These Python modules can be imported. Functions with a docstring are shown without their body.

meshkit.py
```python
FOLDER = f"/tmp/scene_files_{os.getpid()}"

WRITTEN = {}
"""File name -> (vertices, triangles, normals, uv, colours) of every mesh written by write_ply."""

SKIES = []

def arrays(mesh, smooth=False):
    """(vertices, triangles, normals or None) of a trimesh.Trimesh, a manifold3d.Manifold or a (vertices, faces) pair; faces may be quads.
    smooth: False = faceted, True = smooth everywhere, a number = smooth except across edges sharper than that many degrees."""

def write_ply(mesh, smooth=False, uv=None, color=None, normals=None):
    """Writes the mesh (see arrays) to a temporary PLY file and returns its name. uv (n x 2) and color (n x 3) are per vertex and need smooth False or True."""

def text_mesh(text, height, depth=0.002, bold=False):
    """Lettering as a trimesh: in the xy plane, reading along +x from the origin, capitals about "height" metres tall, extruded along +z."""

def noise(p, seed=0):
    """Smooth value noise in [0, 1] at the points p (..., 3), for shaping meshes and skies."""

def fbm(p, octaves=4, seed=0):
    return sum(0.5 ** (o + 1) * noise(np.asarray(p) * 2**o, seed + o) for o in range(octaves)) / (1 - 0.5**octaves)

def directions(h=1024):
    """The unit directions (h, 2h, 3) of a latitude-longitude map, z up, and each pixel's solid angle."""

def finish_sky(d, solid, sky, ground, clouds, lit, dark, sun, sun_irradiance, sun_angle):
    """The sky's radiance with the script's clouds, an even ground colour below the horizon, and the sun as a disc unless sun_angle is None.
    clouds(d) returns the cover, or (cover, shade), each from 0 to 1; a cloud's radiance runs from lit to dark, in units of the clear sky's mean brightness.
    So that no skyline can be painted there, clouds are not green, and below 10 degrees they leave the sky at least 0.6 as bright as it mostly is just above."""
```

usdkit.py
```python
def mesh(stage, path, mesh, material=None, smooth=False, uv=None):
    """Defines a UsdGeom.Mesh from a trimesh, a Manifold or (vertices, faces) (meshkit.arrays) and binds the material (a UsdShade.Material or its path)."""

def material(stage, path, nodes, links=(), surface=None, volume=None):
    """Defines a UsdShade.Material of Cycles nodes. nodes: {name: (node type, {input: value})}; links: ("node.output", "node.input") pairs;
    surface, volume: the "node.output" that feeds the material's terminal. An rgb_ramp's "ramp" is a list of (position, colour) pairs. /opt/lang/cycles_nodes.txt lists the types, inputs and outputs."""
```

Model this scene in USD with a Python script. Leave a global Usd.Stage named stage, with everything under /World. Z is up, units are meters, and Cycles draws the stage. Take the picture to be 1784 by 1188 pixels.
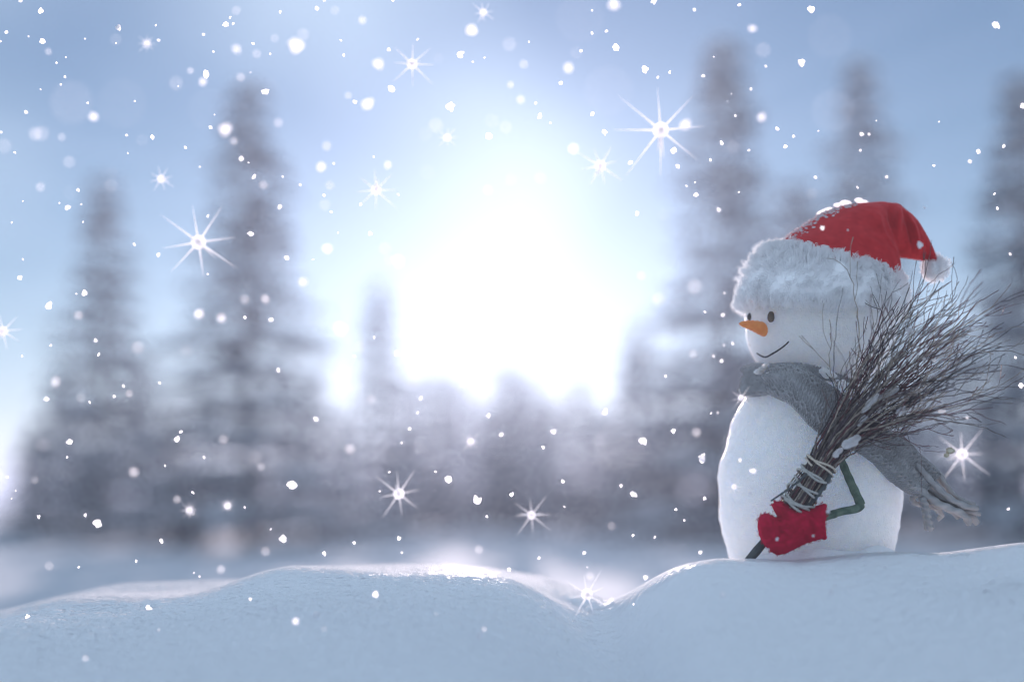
import math, random
import numpy as np
import trimesh, manifold3d
import meshkit, usdkit
from pxr import Usd, UsdGeom, UsdLux, UsdShade, Gf, Sdf, Vt

random.seed(7)
rng = np.random.default_rng(7)
stage = Usd.Stage.CreateInMemory()
UsdGeom.SetStageUpAxis(stage, UsdGeom.Tokens.z)
UsdGeom.SetStageMetersPerUnit(stage, 1.0)
UsdGeom.Xform.Define(stage, '/World')
UsdGeom.Scope.Define(stage, '/World/Looks')

# ------------------------------------------------------------------ camera, sky, sun, exposure
EYE = 0.38                 # lens height above the clearing
FOCAL, APER = 50.45, 36.0
HOR = 880.0                # picture row of the horizon
cam = UsdGeom.Camera.Define(stage, '/World/camera')
cam.AddTranslateOp().Set((0, 0, EYE))
cam.AddRotateXOp().Set(90.0)
cam.CreateFocalLengthAttr(FOCAL)
cam.CreateHorizontalApertureAttr(APER)
cam.CreateVerticalApertureAttr(APER * 681 / 1024)
cam.CreateVerticalApertureOffsetAttr((HOR - 594) / 1784 * APER)
cam.CreateClippingRangeAttr(Gf.Vec2f(0.05, 2000))
cam.CreateFStopAttr(0.73)
cam.CreateFocusDistanceAttr(2.42)
cam.CreateExposureAttr(0.80)

SUN_PX = (865, 410)
SUN = 1.25
SUN_AZ = math.atan2((SUN_PX[0] - 892) / 2500, 1)
SUN_EL = math.atan2((HOR - SUN_PX[1]) / 2500, 1)
CLOUD_SIZE = 2.6
CLOUD_AT = (-1.79, 6.24, -2.04)
dome = UsdLux.DomeLight.Define(stage, '/World/sky')
sky_mat = usdkit.material(stage, '/World/Looks/sky', {
    "geo": ("texture_coordinate", {}),
    "sky": ("sky_texture", {"sky_type": "single_scattering", "sun_disc": False, "sun_elevation": SUN_EL, "sun_rotation": SUN_AZ,
                            "altitude": 1200.0, "air_density": 1.1, "aerosol_density": 0.05, "ozone_density": 3.0}),
    "map": ("mapping", {"location": CLOUD_AT}),
    "n": ("noise_texture", {"scale": CLOUD_SIZE, "detail": 2.5, "roughness": 0.45}),
    "r": ("map_range", {"from_min": 0.42, "from_max": 0.66, "to_min": 0.0, "to_max": 1.0, "clamp": True}),
    "m": ("mix_color", {"b": (8.0, 10.0, 12.2), "use_clamp": False}),
    "bg": ("background_shader", {"strength": 0.05}),
}, [("geo.generated", "map.vector"), ("map.vector", "n.vector"), ("n.fac", "r.value"), ("r.result", "m.fac"), ("sky.color", "m.a"), ("m.result", "bg.color")], surface="bg.background")
UsdShade.MaterialBindingAPI.Apply(dome.GetPrim()).Bind(sky_mat)
dome.GetPrim().SetCustomDataByKey('kind', 'structure')

sun = UsdLux.DistantLight.Define(stage, '/World/sun')
sun.CreateNormalizeAttr(True)
sun.CreateIntensityAttr(SUN)
sun.CreateAngleAttr(0.5)
sun.CreateColorAttr(Gf.Vec3f(1.0, 0.82, 0.81))
sun.AddRotateZOp().Set(-math.degrees(SUN_AZ))
sun.AddRotateXOp().Set(-(90.0 - math.degrees(SUN_EL)))   # shines along -z, from behind the scene towards the lens

# ------------------------------------------------------------------ helpers
used = {}


def numbered(parent, name):
    k = used.get((parent, name), 0)
    used[(parent, name)] = k + 1
    return name if k == 0 else f"{name}_{k:03d}"


def say(prim, label=None, cat=None, group=None, kind=None):
    for k, v in (('label', label), ('category', cat), ('group', group), ('kind', kind)):
        if v:
            prim.SetCustomDataByKey(k, v)
    return prim


def thing(name, label, cat, loc=(0, 0, 0), group=None):
    x = UsdGeom.Xform.Define(stage, '/World/' + numbered('/World', name))
    x.AddTranslateOp().Set(Gf.Vec3d(*map(float, loc)))
    return say(x.GetPrim(), label, cat, group)


def obj(name, mesh, mat, parent=None, smooth=True, uv=None, at=None):
    """One Mesh prim under parent (a prim) or under /World. at: where the parent stands (its points are given in the world)."""
    base = str(parent.GetPath()) if parent else '/World'
    if at is not None:
        v, f, _ = meshkit.arrays(mesh)
        mesh = (v - np.asarray(at, float), f)
    return usdkit.mesh(stage, f"{base}/{numbered(base, name)}", mesh, LOOK[mat], smooth=smooth, uv=uv).GetPrim()


def P(px, py, d):
    """The point seen at picture pixel (px, py) that lies d metres in front of the lens."""
    return np.array([(px - 892) / 2500 * d, d, EYE + (HOR - py) / 2500 * d])


def grid_faces(n, m, wrap=False):
    i, j = np.meshgrid(np.arange(n - 1), np.arange(m if wrap else m - 1), indexing='ij')
    a = i * m + j
    b = i * m + (j + 1) % m
    return np.stack([a, b, b + m, a + m], -1).reshape(-1, 4)


def spline(pts, n):
    from scipy.interpolate import CubicSpline
    pts = np.asarray(pts, float)
    t = np.r_[0, np.cumsum(np.maximum(np.linalg.norm(np.diff(pts, axis=0), axis=1), 1e-6))]
    return CubicSpline(t, pts)(np.linspace(0, t[-1], n))


def tube(path, rad, sides=6, caps=True):
    path = np.asarray(path, float)
    n = len(path)
    rad = np.broadcast_to(np.asarray(rad, float), (n,))
    t = np.gradient(path, axis=0)
    t /= np.linalg.norm(t, axis=1, keepdims=True) + 1e-12
    up = np.array([0.3, 0.2, 1.0]) if abs(t[0][2]) < .9 else np.array([1.0, .2, 0])
    u = np.cross(t, up)
    u /= np.linalg.norm(u, axis=1, keepdims=True) + 1e-12
    w = np.cross(t, u)
    a = np.arange(sides) * 2 * np.pi / sides
    v = (path[:, None] + rad[:, None, None] * (u[:, None] * np.cos(a)[:, None] + w[:, None] * np.sin(a)[:, None])).reshape(-1, 3)
    q = grid_faces(n, sides, True)[:, ::-1]
    f = np.vstack([q[:, [0, 1, 2]], q[:, [0, 2, 3]]])
    if caps:
        k = len(v)
        v = np.vstack([v, path[0], path[-1]])
        j = np.arange(sides)
        f = np.vstack([f, np.stack([np.full(sides, k), j, (j + 1) % sides], -1),
                       np.stack([np.full(sides, k + 1), (n - 1) * sides + (j + 1) % sides, (n - 1) * sides + j], -1)])
    return v, f[:, ::-1]


def join(parts):
    vs, fs, n = [], [], 0
    for v, f in parts:
        f = np.asarray(f)
        if f.shape[1] == 4:
            f = np.vstack([f[:, [0, 1, 2]], f[:, [0, 2, 3]]])
        vs.append(v), fs.append(f + n)
        n += len(v)
    return np.vstack(vs), np.vstack(fs)


def lump(radius, sub=2, rough=0.25, freq=1.6, seed=0, squash=(1, 1, 1)):
    s = trimesh.creation.icosphere(subdivisions=sub)
    v = np.array(s.vertices)
    d = 1 + rough * 2 * (meshkit.fbm(v * freq + 10 + seed * 3.7, 3, seed) - 0.5)
    return v * d[:, None] * radius * np.asarray(squash, float), np.array(s.faces)


# ------------------------------------------------------------------ looks
LOOK = {}
HAZE = 0.00066
HG = 0.83
MIST = 0.006


def look(name, nodes, links, **k):
    LOOK[name] = usdkit.material(stage, '/World/Looks/' + name, nodes, links, **k)


look('drift_snow', {
    "g": ("geometry", {}),
    "n1": ("noise_texture", {"scale": 260.0, "detail": 3.0, "roughness": 0.65}),
    "n2": ("noise_texture", {"scale": 60.0, "detail": 2.0}),
    "ad": ("math", {"math_type": "multiply_add", "value2": 0.7}),
    "b": ("bump", {"strength": 0.8, "distance": 0.006}),
    "p": ("principled_bsdf", {"base_color": (0.86, 0.885, 0.92), "roughness": 1.0, "specular_ior_level": 0.02, "sheen_weight": 0.0, "sheen_roughness": 0.5, "coat_weight": 0.015, "coat_roughness": 0.16}),
    "n3": ("noise_texture", {"scale": 520.0, "detail": 1.0}), "cb": ("bump", {"strength": 1.0, "distance": 0.004}),
}, [("g.position", "n3.vector"), ("n3.fac", "cb.height"), ("cb.normal", "p.coat_normal"), ("g.position", "n1.vector"), ("g.position", "n2.vector"), ("n1.fac", "ad.value1"), ("n2.fac", "ad.value3"), ("ad.value", "b.height"), ("b.normal", "p.normal")], surface="p.BSDF")
look('field_snow', {
    "g": ("geometry", {}), "n": ("noise_texture", {"scale": 1.5, "detail": 4.0}),
    "b": ("bump", {"strength": 0.4, "distance": 0.1}),
    "p": ("principled_bsdf", {"base_color": (0.80, 0.83, 0.88), "roughness": 0.9, "specular_ior_level": 0.03}),
}, [("g.position", "n.vector"), ("n.fac", "b.height"), ("b.normal", "p.normal")], surface="p.BSDF")
look('tree_snow', {
    "t": ("translucent_bsdf", {"color": (0.8, 0.85, 0.9)}), "p": ("principled_bsdf", {"base_color": (0.85, 0.88, 0.92), "roughness": 0.7}),
    "m": ("mix_closure", {"fac": 0.4}),
}, [("p.BSDF", "m.closure1"), ("t.BSDF", "m.closure2")], surface="m.closure")
look('needles', {
    "g": ("geometry", {}), "n": ("noise_texture", {"scale": 6.0, "detail": 3.0}),
    "r": ("rgb_ramp", {"ramp": [(0.3, (0.010, 0.034, 0.066)), (0.7, (0.032, 0.082, 0.145))]}),
    "p": ("principled_bsdf", {"roughness": 0.6}),
}, [("g.position", "n.vector"), ("n.fac", "r.fac"), ("r.color", "p.base_color")], surface="p.BSDF")
look('bark', {
    "g": ("geometry", {}), "n": ("noise_texture", {"scale": 14.0, "detail": 4.0}),
    "r": ("rgb_ramp", {"ramp": [(0.3, (0.03, 0.024, 0.02)), (0.7, (0.10, 0.08, 0.065))]}),
    "p": ("principled_bsdf", {"roughness": 0.9}),
}, [("g.position", "n.vector"), ("n.fac", "r.fac"), ("r.color", "p.base_color")], surface="p.BSDF")
look('haze', {"v": ("principled_volume", {"color": (0.98, 0.89, 0.96), "density": HAZE, "anisotropy": HG}),
              "w": ("principled_volume", {"color": (0.62, 0.76, 1.0), "density": MIST, "anisotropy": 0.3}), "a": ("add_closure", {})},
     [("v.volume", "a.closure1"), ("w.volume", "a.closure2")], volume="a.closure")

# ------------------------------------------------------------------ ground, drift
def far_ground(x, y):
    p = np.stack([x * .12, y * .12, np.zeros_like(x)], -1)
    near = np.clip(1 - np.hypot(x, y - 2.0) / 9, 0, 1)
    hill = np.clip((np.hypot(x * .7, y) - 30) / 300, 0, 1) ** 1.5
    return (meshkit.fbm(p, 3, 4) - .5) * .35 * np.clip(np.hypot(x, y) / 12, 0, 1) - .30 * near + hill * 3.5 - .02


gx = np.sign(np.linspace(-1, 1, 161)) * np.abs(np.linspace(-1, 1, 161)) ** 3 * 440
gy = np.r_[np.linspace(-40, 0, 12)[:-1], 440 * np.linspace(0, 1, 170) ** 2.6]
Y, X = np.meshgrid(gy, gx, indexing='ij')
g = obj('snow_field', (np.stack([X, Y, far_ground(X, Y)], -1).reshape(-1, 3), grid_faces(len(gy), len(gx))), 'field_snow')
say(g, 'flat snow covered clearing running back between the spruces', kind='structure')

CREST = np.array([(-900, 1150), (-500, 1110), (-150, 1085), (0, 1064), (60, 1050), (110, 1037), (200, 1017), (300, 1012), (440, 1009), (490, 998), (540, 988), (620, 984), (700, 982), (760, 983), (850, 989), (950, 1005),
                  (1020, 1030), (1065, 1048), (1095, 1034), (1130, 1012), (1165, 993), (1200, 980), (1250, 973), (1310, 972), (1380, 977), (1440, 972), (1500, 965), (1560, 960),
                  (1640, 963), (1700, 955), (1784, 944), (1900, 938), (2200, 960), (2700, 1040)], float)


def crest_at(x):
    """How far away the crest runs: farther back on the left mound."""
    t = np.clip((np.asarray(x) - .02) / .30, 0, 1)
    t = t * t * (3 - 2 * t)
    return 2.84 - .49 * t


def smooth1(x, y, xs, s):
    w = np.exp(-0.5 * ((xs[:, None] - x[None]) / s) ** 2)
    return (w * y[None]).sum(1) / w.sum(1)


_cx = np.linspace(-1.9, 1.7, 900)
_pc = 892 + _cx * 2500 / crest_at(_cx)
_cz = EYE + (HOR - np.interp(_pc, CREST[:, 0], CREST[:, 1])) / 2500 * crest_at(_cx)
_cz = smooth1(_cx, _cz, _cx, 0.012)


def drift(x, y):
    """Height of the wind-rounded mounds: a nearly flat crown, then a rounded front that faces the lens."""
    z0 = np.interp(x, _cx, _cz)
    yc = crest_at(x)
    t = np.maximum(yc - y, 0)                      # from the crest towards the lens
    b = np.maximum(y - yc, 0)
    lf = np.clip((.34 - x) / .36, 0, 1)            # 1 on the left mound
    lf = lf * lf * (3 - 2 * lf)
    f = meshkit.fbm(np.stack([x * 2.3, y * 3.0, 0 * x], -1) + 3.3, 2, 11) - .5
    f2 = meshkit.fbm(np.stack([x * 6.0 + y * 2.5, y * 7.0, 0 * x], -1) + 8.1, 2, 12) - .5
    roll = .13 + 0 * lf + .10 * np.exp(-((x - .80) / .18) ** 2)
    k = .62 + .25 * lf
    front = -(1 - lf) * .62 * (np.sqrt(t * t + roll ** 2) - roll) - lf * (.03 * t + .19 * t ** 3 / (1 + .3 * t * t))
    w = np.clip(t / .14, 0, 1) * np.clip((t + .1) / .3, 0, 1)
    hump = .030 * np.exp(-((x + .52 - .35 * t) / .20) ** 2 - ((t - .30) / .16) ** 2) - .014 * np.exp(-((x + .62) / .16) ** 2 - ((t - .16) / .10) ** 2)
    hump += .022 * np.exp(-((x - .93) / .16) ** 2 - ((t - .26) / .10) ** 2) - .016 * np.exp(-((x - .80) / .16) ** 2 - ((t - .13) / .07) ** 2)
    hump += .020 * np.exp(-((x + .05 - .5 * (t - .3)) / .13) ** 2 - ((t - .40) / .22) ** 2)
    back = -.30 * (np.sqrt(b * b + .08 ** 2) - .08)
    g = meshkit.fbm(np.stack([x * 26, y * 26, z0 * 0], -1), 3, 5) - .5
    hump += (.006 + .020 * meshkit.fbm(np.stack([x * 14, y * 14, 0 * x], -1), 2, 44)) * np.exp(-((np.hypot(x - .53, y - 2.56) - .150) / .022) ** 2)
    return z0 + front + w * ((.05 - .02 * lf) * f + .010 * f2) + hump + back + g * .0014 * np.clip(1 - b / .05, .3, 1)


dx = np.linspace(-1.5, 1.3, 1350)
dy = np.r_[np.linspace(1.2, 1.7, 40)[:-1], np.linspace(1.7, 2.85, 520)[:-1], np.linspace(2.85, 4.3, 50)]
Y, X = np.meshgrid(dy, dx, indexing='ij')
Z = drift(X, Y)
gr = meshkit.noise(np.stack([X * 105 + Y * 20, Y * 190, X * 0], -1), 3) - .5
gr2 = meshkit.noise(np.stack([X * 420, Y * 300, X * 0], -1), 9) - .5
Z = Z + ((gr * .0062 + gr2 * .0034) * (.13 + .87 * np.clip((crest_at(X) - Y - .05 - .30 * np.clip((.3 - X) / .3, 0, 1)) / .20, 0, 1))) * np.clip((3.0 - Y) / .2, 0, 1)
d = obj('snow_drift', (np.stack([X, Y, Z], -1).reshape(-1, 3), grid_faces(len(dy), len(dx))), 'drift_snow')
say(d, 'two rounded snow mounds with sunlit crests across the foreground', kind='structure')

# ------------------------------------------------------------------ spruces
def bough(L, az, z, rs, snow):
    """A drooping bough: fans of needle sprays along a curved axis, snow lying on top. Returns (needles, snow)."""
    n = max(4, int(L * 7))
    t = np.linspace(0.08, 1, n)
    droop = rs.uniform(.25, .45)
    r = L * t
    zz = z - droop * L * t ** 1.3 + .16 * L * t ** 3
    ca, sa = math.cos(az), math.sin(az)
    nv, sn = [], []
    for k in range(n):
        c = np.array([r[k] * ca, r[k] * sa, zz[k]])
        wid = (.16 + .34 * (1 - t[k]) * min(1, t[k] * 3)) * (.5 + L * .38)
        for j in range(5):
            a = az + rs.uniform(-1.1, 1.1)
            ln = wid * rs.uniform(.7, 1.3)
            d = np.array([math.cos(a), math.sin(a), rs.uniform(-.55, .05)]) * ln
            s = np.array([-math.sin(a), math.cos(a), rs.uniform(-.3, .3)]) * ln * rs.uniform(.14, .24)
            h = np.array([0, 0, -rs.uniform(.04, .10) * ln - .02])
            nv.append((np.array([c - s * .4, c + s * .4, c + d * .6 + s, c + d + h * .5, c + d * .6 - s, c + d * .45 + h * 2.2]), np.array([[0, 1, 2], [0, 2, 4], [4, 2, 3], [0, 5, 2], [0, 4, 5]])))
        if rs.uniform() < snow and t[k] > .2:
            v, f = lump(1, 1, .25, 1.3, int(rs.integers(1 << 20)), (wid * .95, wid * .75, wid * .22))
            a = az
            R = np.array([[math.cos(a), -math.sin(a), 0], [math.sin(a), math.cos(a), 0], [0, 0, 1]])
            sn.append((v @ R.T + c + [0, 0, wid * .06], f))
    return nv, sn


def spruce(seed, snow):
    """A spruce 1 unit tall, built at 6 m and scaled: (trunk, needles, snow)."""
    rs = np.random.default_rng(seed)
    H, R = 6.0, 1.35
    tp = np.array([[0, 0, -.2], [.02, .0, 1.2], [-.01, .02, 3.2], [0, 0, H * .985]])
    trunk = tube(spline(tp, 10), np.linspace(.12, .012, 10), 8)
    nv, sn = [], []
    z = .55
    while z < H * .97:
        q = z / H
        L = R * (1 - q) ** .85 * rs.uniform(.85, 1.1) + .08
        m = int(5 + 4 * (1 - q))
        a0 = rs.uniform(0, 6.28)
        for k in range(m):
            a, b = bough(L * rs.uniform(.7, 1.15), a0 + k * 6.283 / m + rs.uniform(-.25, .25), z + rs.uniform(-.08, .08), rs, snow)
            nv += a
            sn += b
        z += .27 + .22 * (1 - q)
    return trunk, join(nv), join(sn)


proto = {}


def tree(px, d, top, variant, spin, label, cat='tree', group='snow laden spruces behind the clearing', name='spruce_tree', wide=1.0):
    x = (px - 892) / 2500 * d
    gz = float(far_ground(np.array([x]), np.array([d]))[0])
    h = EYE + (HOR - top) / 2500 * d - gz
    k = h / 6.0
    t = UsdGeom.Xform.Define(stage, '/World/' + numbered('/World', name))
    t.AddTranslateOp().Set(Gf.Vec3d(x, d, gz))
    t.AddRotateZOp().Set(spin)
    t.AddScaleOp().Set(Gf.Vec3f(k * wide, k * wide, k))
    p = t.GetPrim()
    if variant not in proto:
        proto[variant] = p
        tr, nd, sn = spruce(100 + variant, (.62, .70, .50, .60)[variant])
        obj('trunk', tr, 'bark', p)
        obj('crown', nd, 'needles', p, smooth=False)
        say(obj('crown_snow', sn, 'tree_snow', p), kind='stuff')
    else:
        p.GetReferences().AddInternalReference(proto[variant].GetPath())
        p.SetInstanceable(True)
    say(p, label, cat, group)
    return p


TREES = [  # px, distance, top row, variant, spin, width, label
    (432, 13.0, 130, 0, 20, 1.0, 'tallest dark spruce with snowy tiers left of the bright glow'),
    (180, 17.0, 300, 1, 80, 0.95, 'pale hazy spruce left of the tallest dark spruce'),
    (60, 15.0, 730, 3, 10, 1.5, 'low dark young spruce at the left edge of the clearing'),
    (165, 14.0, 770, 2, 140, 1.7, 'low bushy blue spruce between the left edge and the tallest spruce'),
    (300, 13.6, 700, 1, 200, 1.3, 'young spruce just left of the tallest spruce trunk'),
    (545, 14.5, 640, 3, 33, 1.4, 'young spruce just right of the tallest spruce trunk'),
    (662, 17.0, 480, 2, 75, 0.9, 'slim faint spruce standing at the left rim of the glow'),
    (760, 18.0, 640, 1, 15, 1.4, 'small spruce below the glow, second from the slim faint one'),
    (880, 20.0, 625, 3, 95, 1.4, 'small pale spruce straight below the bright glow'),
    (1010, 17.0, 650, 0, 10, 1.5, 'broad small spruce below and right of the glow'),
    (1110, 16.0, 560, 3, 300, 1.1, 'middle sized spruce between the glow and the snowman'),
    (1262, 14.0, 60, 1, 250, .95, 'tall lavender spruce just left of the snowman hat'),
    (1390, 17.0, 300, 2, 120, 1.1, 'spruce half hidden behind the snowman hat'),
    (1500, 16.0, 90, 0, 310, 0.85, 'tall slim blue spruce rising behind the red hat'),
    (1640, 19.0, 560, 1, 60, 1.1, 'short spruce behind the broom twigs'),
    (1785, 13.0, 110, 2, 170, 1.0, 'tall deep blue spruce at the right edge'),
    (1730, 14.5, 690, 3, 20, 1.5, 'low dark spruce beside the scarf fringe at the right'),
]
for q_, (px_, dd_, top_, w_) in enumerate([(600, 19, 700, 1.5), (710, 22, 655, 1.5), (805, 24, 650, 1.5), (845, 21, 700, 1.7), (925, 23, 640, 1.5), (965, 19, 690, 1.7), (1050, 21, 700, 1.4), (1085, 18, 770, 1.6), (1150, 19, 690, 1.4), (1190, 15.5, 640, 1.4),
                                          (110, 21, 640, 1.2), (245, 22, 600, 1.2), (355, 20, 660, 1.3), (490, 21, 700, 1.3), (1330, 22, 640, 1.3), (1600, 24, 700, 1.4)]):
    TREES.append((px_, dd_, top_, q_ % 4, 37 * q_, w_, 'faint low spruce in the hazy back row, ' + ['far left below the glow', 'between the slim one and the small one', 'left of straight below the glow', 'just left of the centre one', 'just right of the centre one',
                  'low one left of the broad one', 'right of the broad one', 'low one left of the mound dip', 'left of the tall lavender one', 'dark one left of the snowman body', 'right of the left edge one', 'right of the pale hazy one', 'left of the tallest one', 'right of the tallest one', 'hidden behind the snowman head', 'behind the broom'][q_]))
for px, dd, top, va, sp, wd, lb in TREES:
    tree(px, dd, top, va, sp, lb, wide=wd * 1.15)


# ------------------------------------------------------------------ looks of the near things
look('packed_snow', {
    "g": ("geometry", {}),
    "n1": ("noise_texture", {"scale": 34.0, "detail": 4.0, "roughness": 0.6}),
    "n2": ("noise_texture", {"scale": 420.0, "detail": 2.0, "roughness": 0.6}),
    "ad": ("math", {"math_type": "multiply_add", "value2": 0.25}),
    "b": ("bump", {"strength": 1.0, "distance": 0.016}),
    "r": ("rgb_ramp", {"ramp": [(0.3, (0.88, 0.905, 0.93)), (0.65, (0.96, 0.968, 0.975))]}),
    "p": ("principled_bsdf", {"roughness": 0.6, "specular_ior_level": 0.35, "subsurface_weight": 1.0, "subsurface_radius": (1.0, 1.1, 1.3), "subsurface_scale": 0.014, "subsurface_method": "random_walk"}),
}, [("g.position", "n1.vector"), ("g.position", "n2.vector"), ("n2.fac", "ad.value1"), ("n1.fac", "ad.value3"), ("ad.value", "b.height"), ("b.normal", "p.normal"), ("n1.fac", "r.fac"), ("r.color", "p.base_color")], surface="p.BSDF")
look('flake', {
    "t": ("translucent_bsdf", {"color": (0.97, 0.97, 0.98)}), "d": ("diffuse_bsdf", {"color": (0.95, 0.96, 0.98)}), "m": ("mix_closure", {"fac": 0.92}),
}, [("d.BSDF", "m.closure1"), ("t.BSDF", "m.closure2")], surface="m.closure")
look('fur', {
    "t": ("translucent_bsdf", {"color": (0.97, 0.97, 0.98)}), "p": ("principled_bsdf", {"base_color": (0.98, 0.985, 0.99), "roughness": 0.7, "specular_ior_level": 0.2}), "m": ("mix_closure", {"fac": 0.25}),
}, [("p.BSDF", "m.closure1"), ("t.BSDF", "m.closure2")], surface="m.closure")
look('fur_base', {"d": ("diffuse_bsdf", {"color": (0.96, 0.97, 0.985)})}, [], surface="d.BSDF")
look('red_velvet', {
    "g": ("geometry", {}), "n": ("noise_texture", {"scale": 60.0, "detail": 4.0, "roughness": 0.7}), "f": ("noise_texture", {"scale": 900.0, "detail": 2.0}),
    "b": ("bump", {"strength": 0.3, "distance": 0.0015}),
    "r": ("rgb_ramp", {"ramp": [(0.3, (0.40, 0.016, 0.020)), (0.7, (0.54, 0.028, 0.032))]}),
    "p": ("principled_bsdf", {"roughness": 0.9, "specular_ior_level": 0.1, "sheen_weight": 0.2, "sheen_roughness": 0.35, "sheen_tint": (1.0, 0.35, 0.35)}),
}, [("g.position", "n.vector"), ("g.position", "f.vector"), ("f.fac", "b.height"), ("b.normal", "p.normal"), ("n.fac", "r.fac"), ("r.color", "p.base_color")], surface="p.BSDF")
look('crimson_felt', {
    "g": ("geometry", {}), "n": ("noise_texture", {"scale": 30.0, "detail": 5.0, "roughness": 0.7}), "f": ("noise_texture", {"scale": 1100.0, "detail": 2.0}),
    "b": ("bump", {"strength": 0.5, "distance": 0.0012}),
    "r": ("rgb_ramp", {"ramp": [(0.3, (0.42, 0.006, 0.036)), (0.7, (0.54, 0.009, 0.052))]}),
    "p": ("principled_bsdf", {"roughness": 0.95, "specular_ior_level": 0.05}),
}, [("g.position", "n.vector"), ("g.position", "f.vector"), ("f.fac", "b.height"), ("b.normal", "p.normal"), ("n.fac", "r.fac"), ("r.color", "p.base_color")], surface="p.BSDF")
look('grey_wool', {
    "g": ("geometry", {}), "n": ("noise_texture", {"scale": 700.0, "detail": 3.0}), "m": ("noise_texture", {"scale": 22.0, "detail": 3.0}),
    "b": ("bump", {"strength": 0.5, "distance": 0.0015}),
    "r": ("rgb_ramp", {"ramp": [(0.3, (0.25, 0.252, 0.258)), (0.7, (0.37, 0.373, 0.38))]}),
    "p": ("principled_bsdf", {"roughness": 0.97, "specular_ior_level": 0.05}),
}, [("g.position", "n.vector"), ("g.position", "m.vector"), ("n.fac", "b.height"), ("b.normal", "p.normal"), ("m.fac", "r.fac"), ("r.color", "p.base_color")], surface="p.BSDF")


def wood(name, a, b, rough=.75, scale=120.0):
    look(name, {
        "g": ("geometry", {}), "n": ("noise_texture", {"scale": scale, "detail": 3.0, "roughness": 0.6}), "bp": ("bump", {"strength": 0.4, "distance": 0.001}),
        "r": ("rgb_ramp", {"ramp": [(0.35, a), (0.65, b)]}), "p": ("principled_bsdf", {"roughness": rough}),
    }, [("g.position", "n.vector"), ("n.fac", "r.fac"), ("r.color", "p.base_color"), ("n.fac", "bp.height"), ("bp.normal", "p.normal")], surface="p.BSDF")


wood('twig_maroon', (0.035, 0.006, 0.010), (0.12, 0.022, 0.030), .5)
wood('twig_purple', (0.015, 0.010, 0.015), (0.06, 0.040, 0.050))
wood('twig_grey', (0.05, 0.042, 0.040), (0.17, 0.145, 0.13))
wood('twig_tan', (0.17, 0.14, 0.115), (0.40, 0.34, 0.28))
wood('twig_black', (0.006, 0.005, 0.007), (0.022, 0.018, 0.022))
wood('dark_stick', (0.018, 0.026, 0.028), (0.060, 0.075, 0.075), .7, 60.0)
wood('green_branch', (0.035, 0.070, 0.048), (0.105, 0.155, 0.110), .7, 70.0)
wood('cord', (0.30, 0.30, 0.28), (0.48, 0.47, 0.44), .9, 500.0)
wood('pale_cord', (0.42, 0.36, 0.29), (0.62, 0.55, 0.46), .9, 500.0)
wood('stone_brown', (0.05, 0.032, 0.018), (0.12, 0.085, 0.050), .7, 150.0)
wood('stone_dark', (0.02, 0.02, 0.02), (0.06, 0.055, 0.05), .7, 150.0)
wood('carrot', (0.78, 0.20, 0.035), (0.90, 0.30, 0.060), .5, 90.0)
wood('dry_leaf', (0.45, 0.40, 0.28), (0.62, 0.56, 0.42), .8, 90.0)

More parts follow.
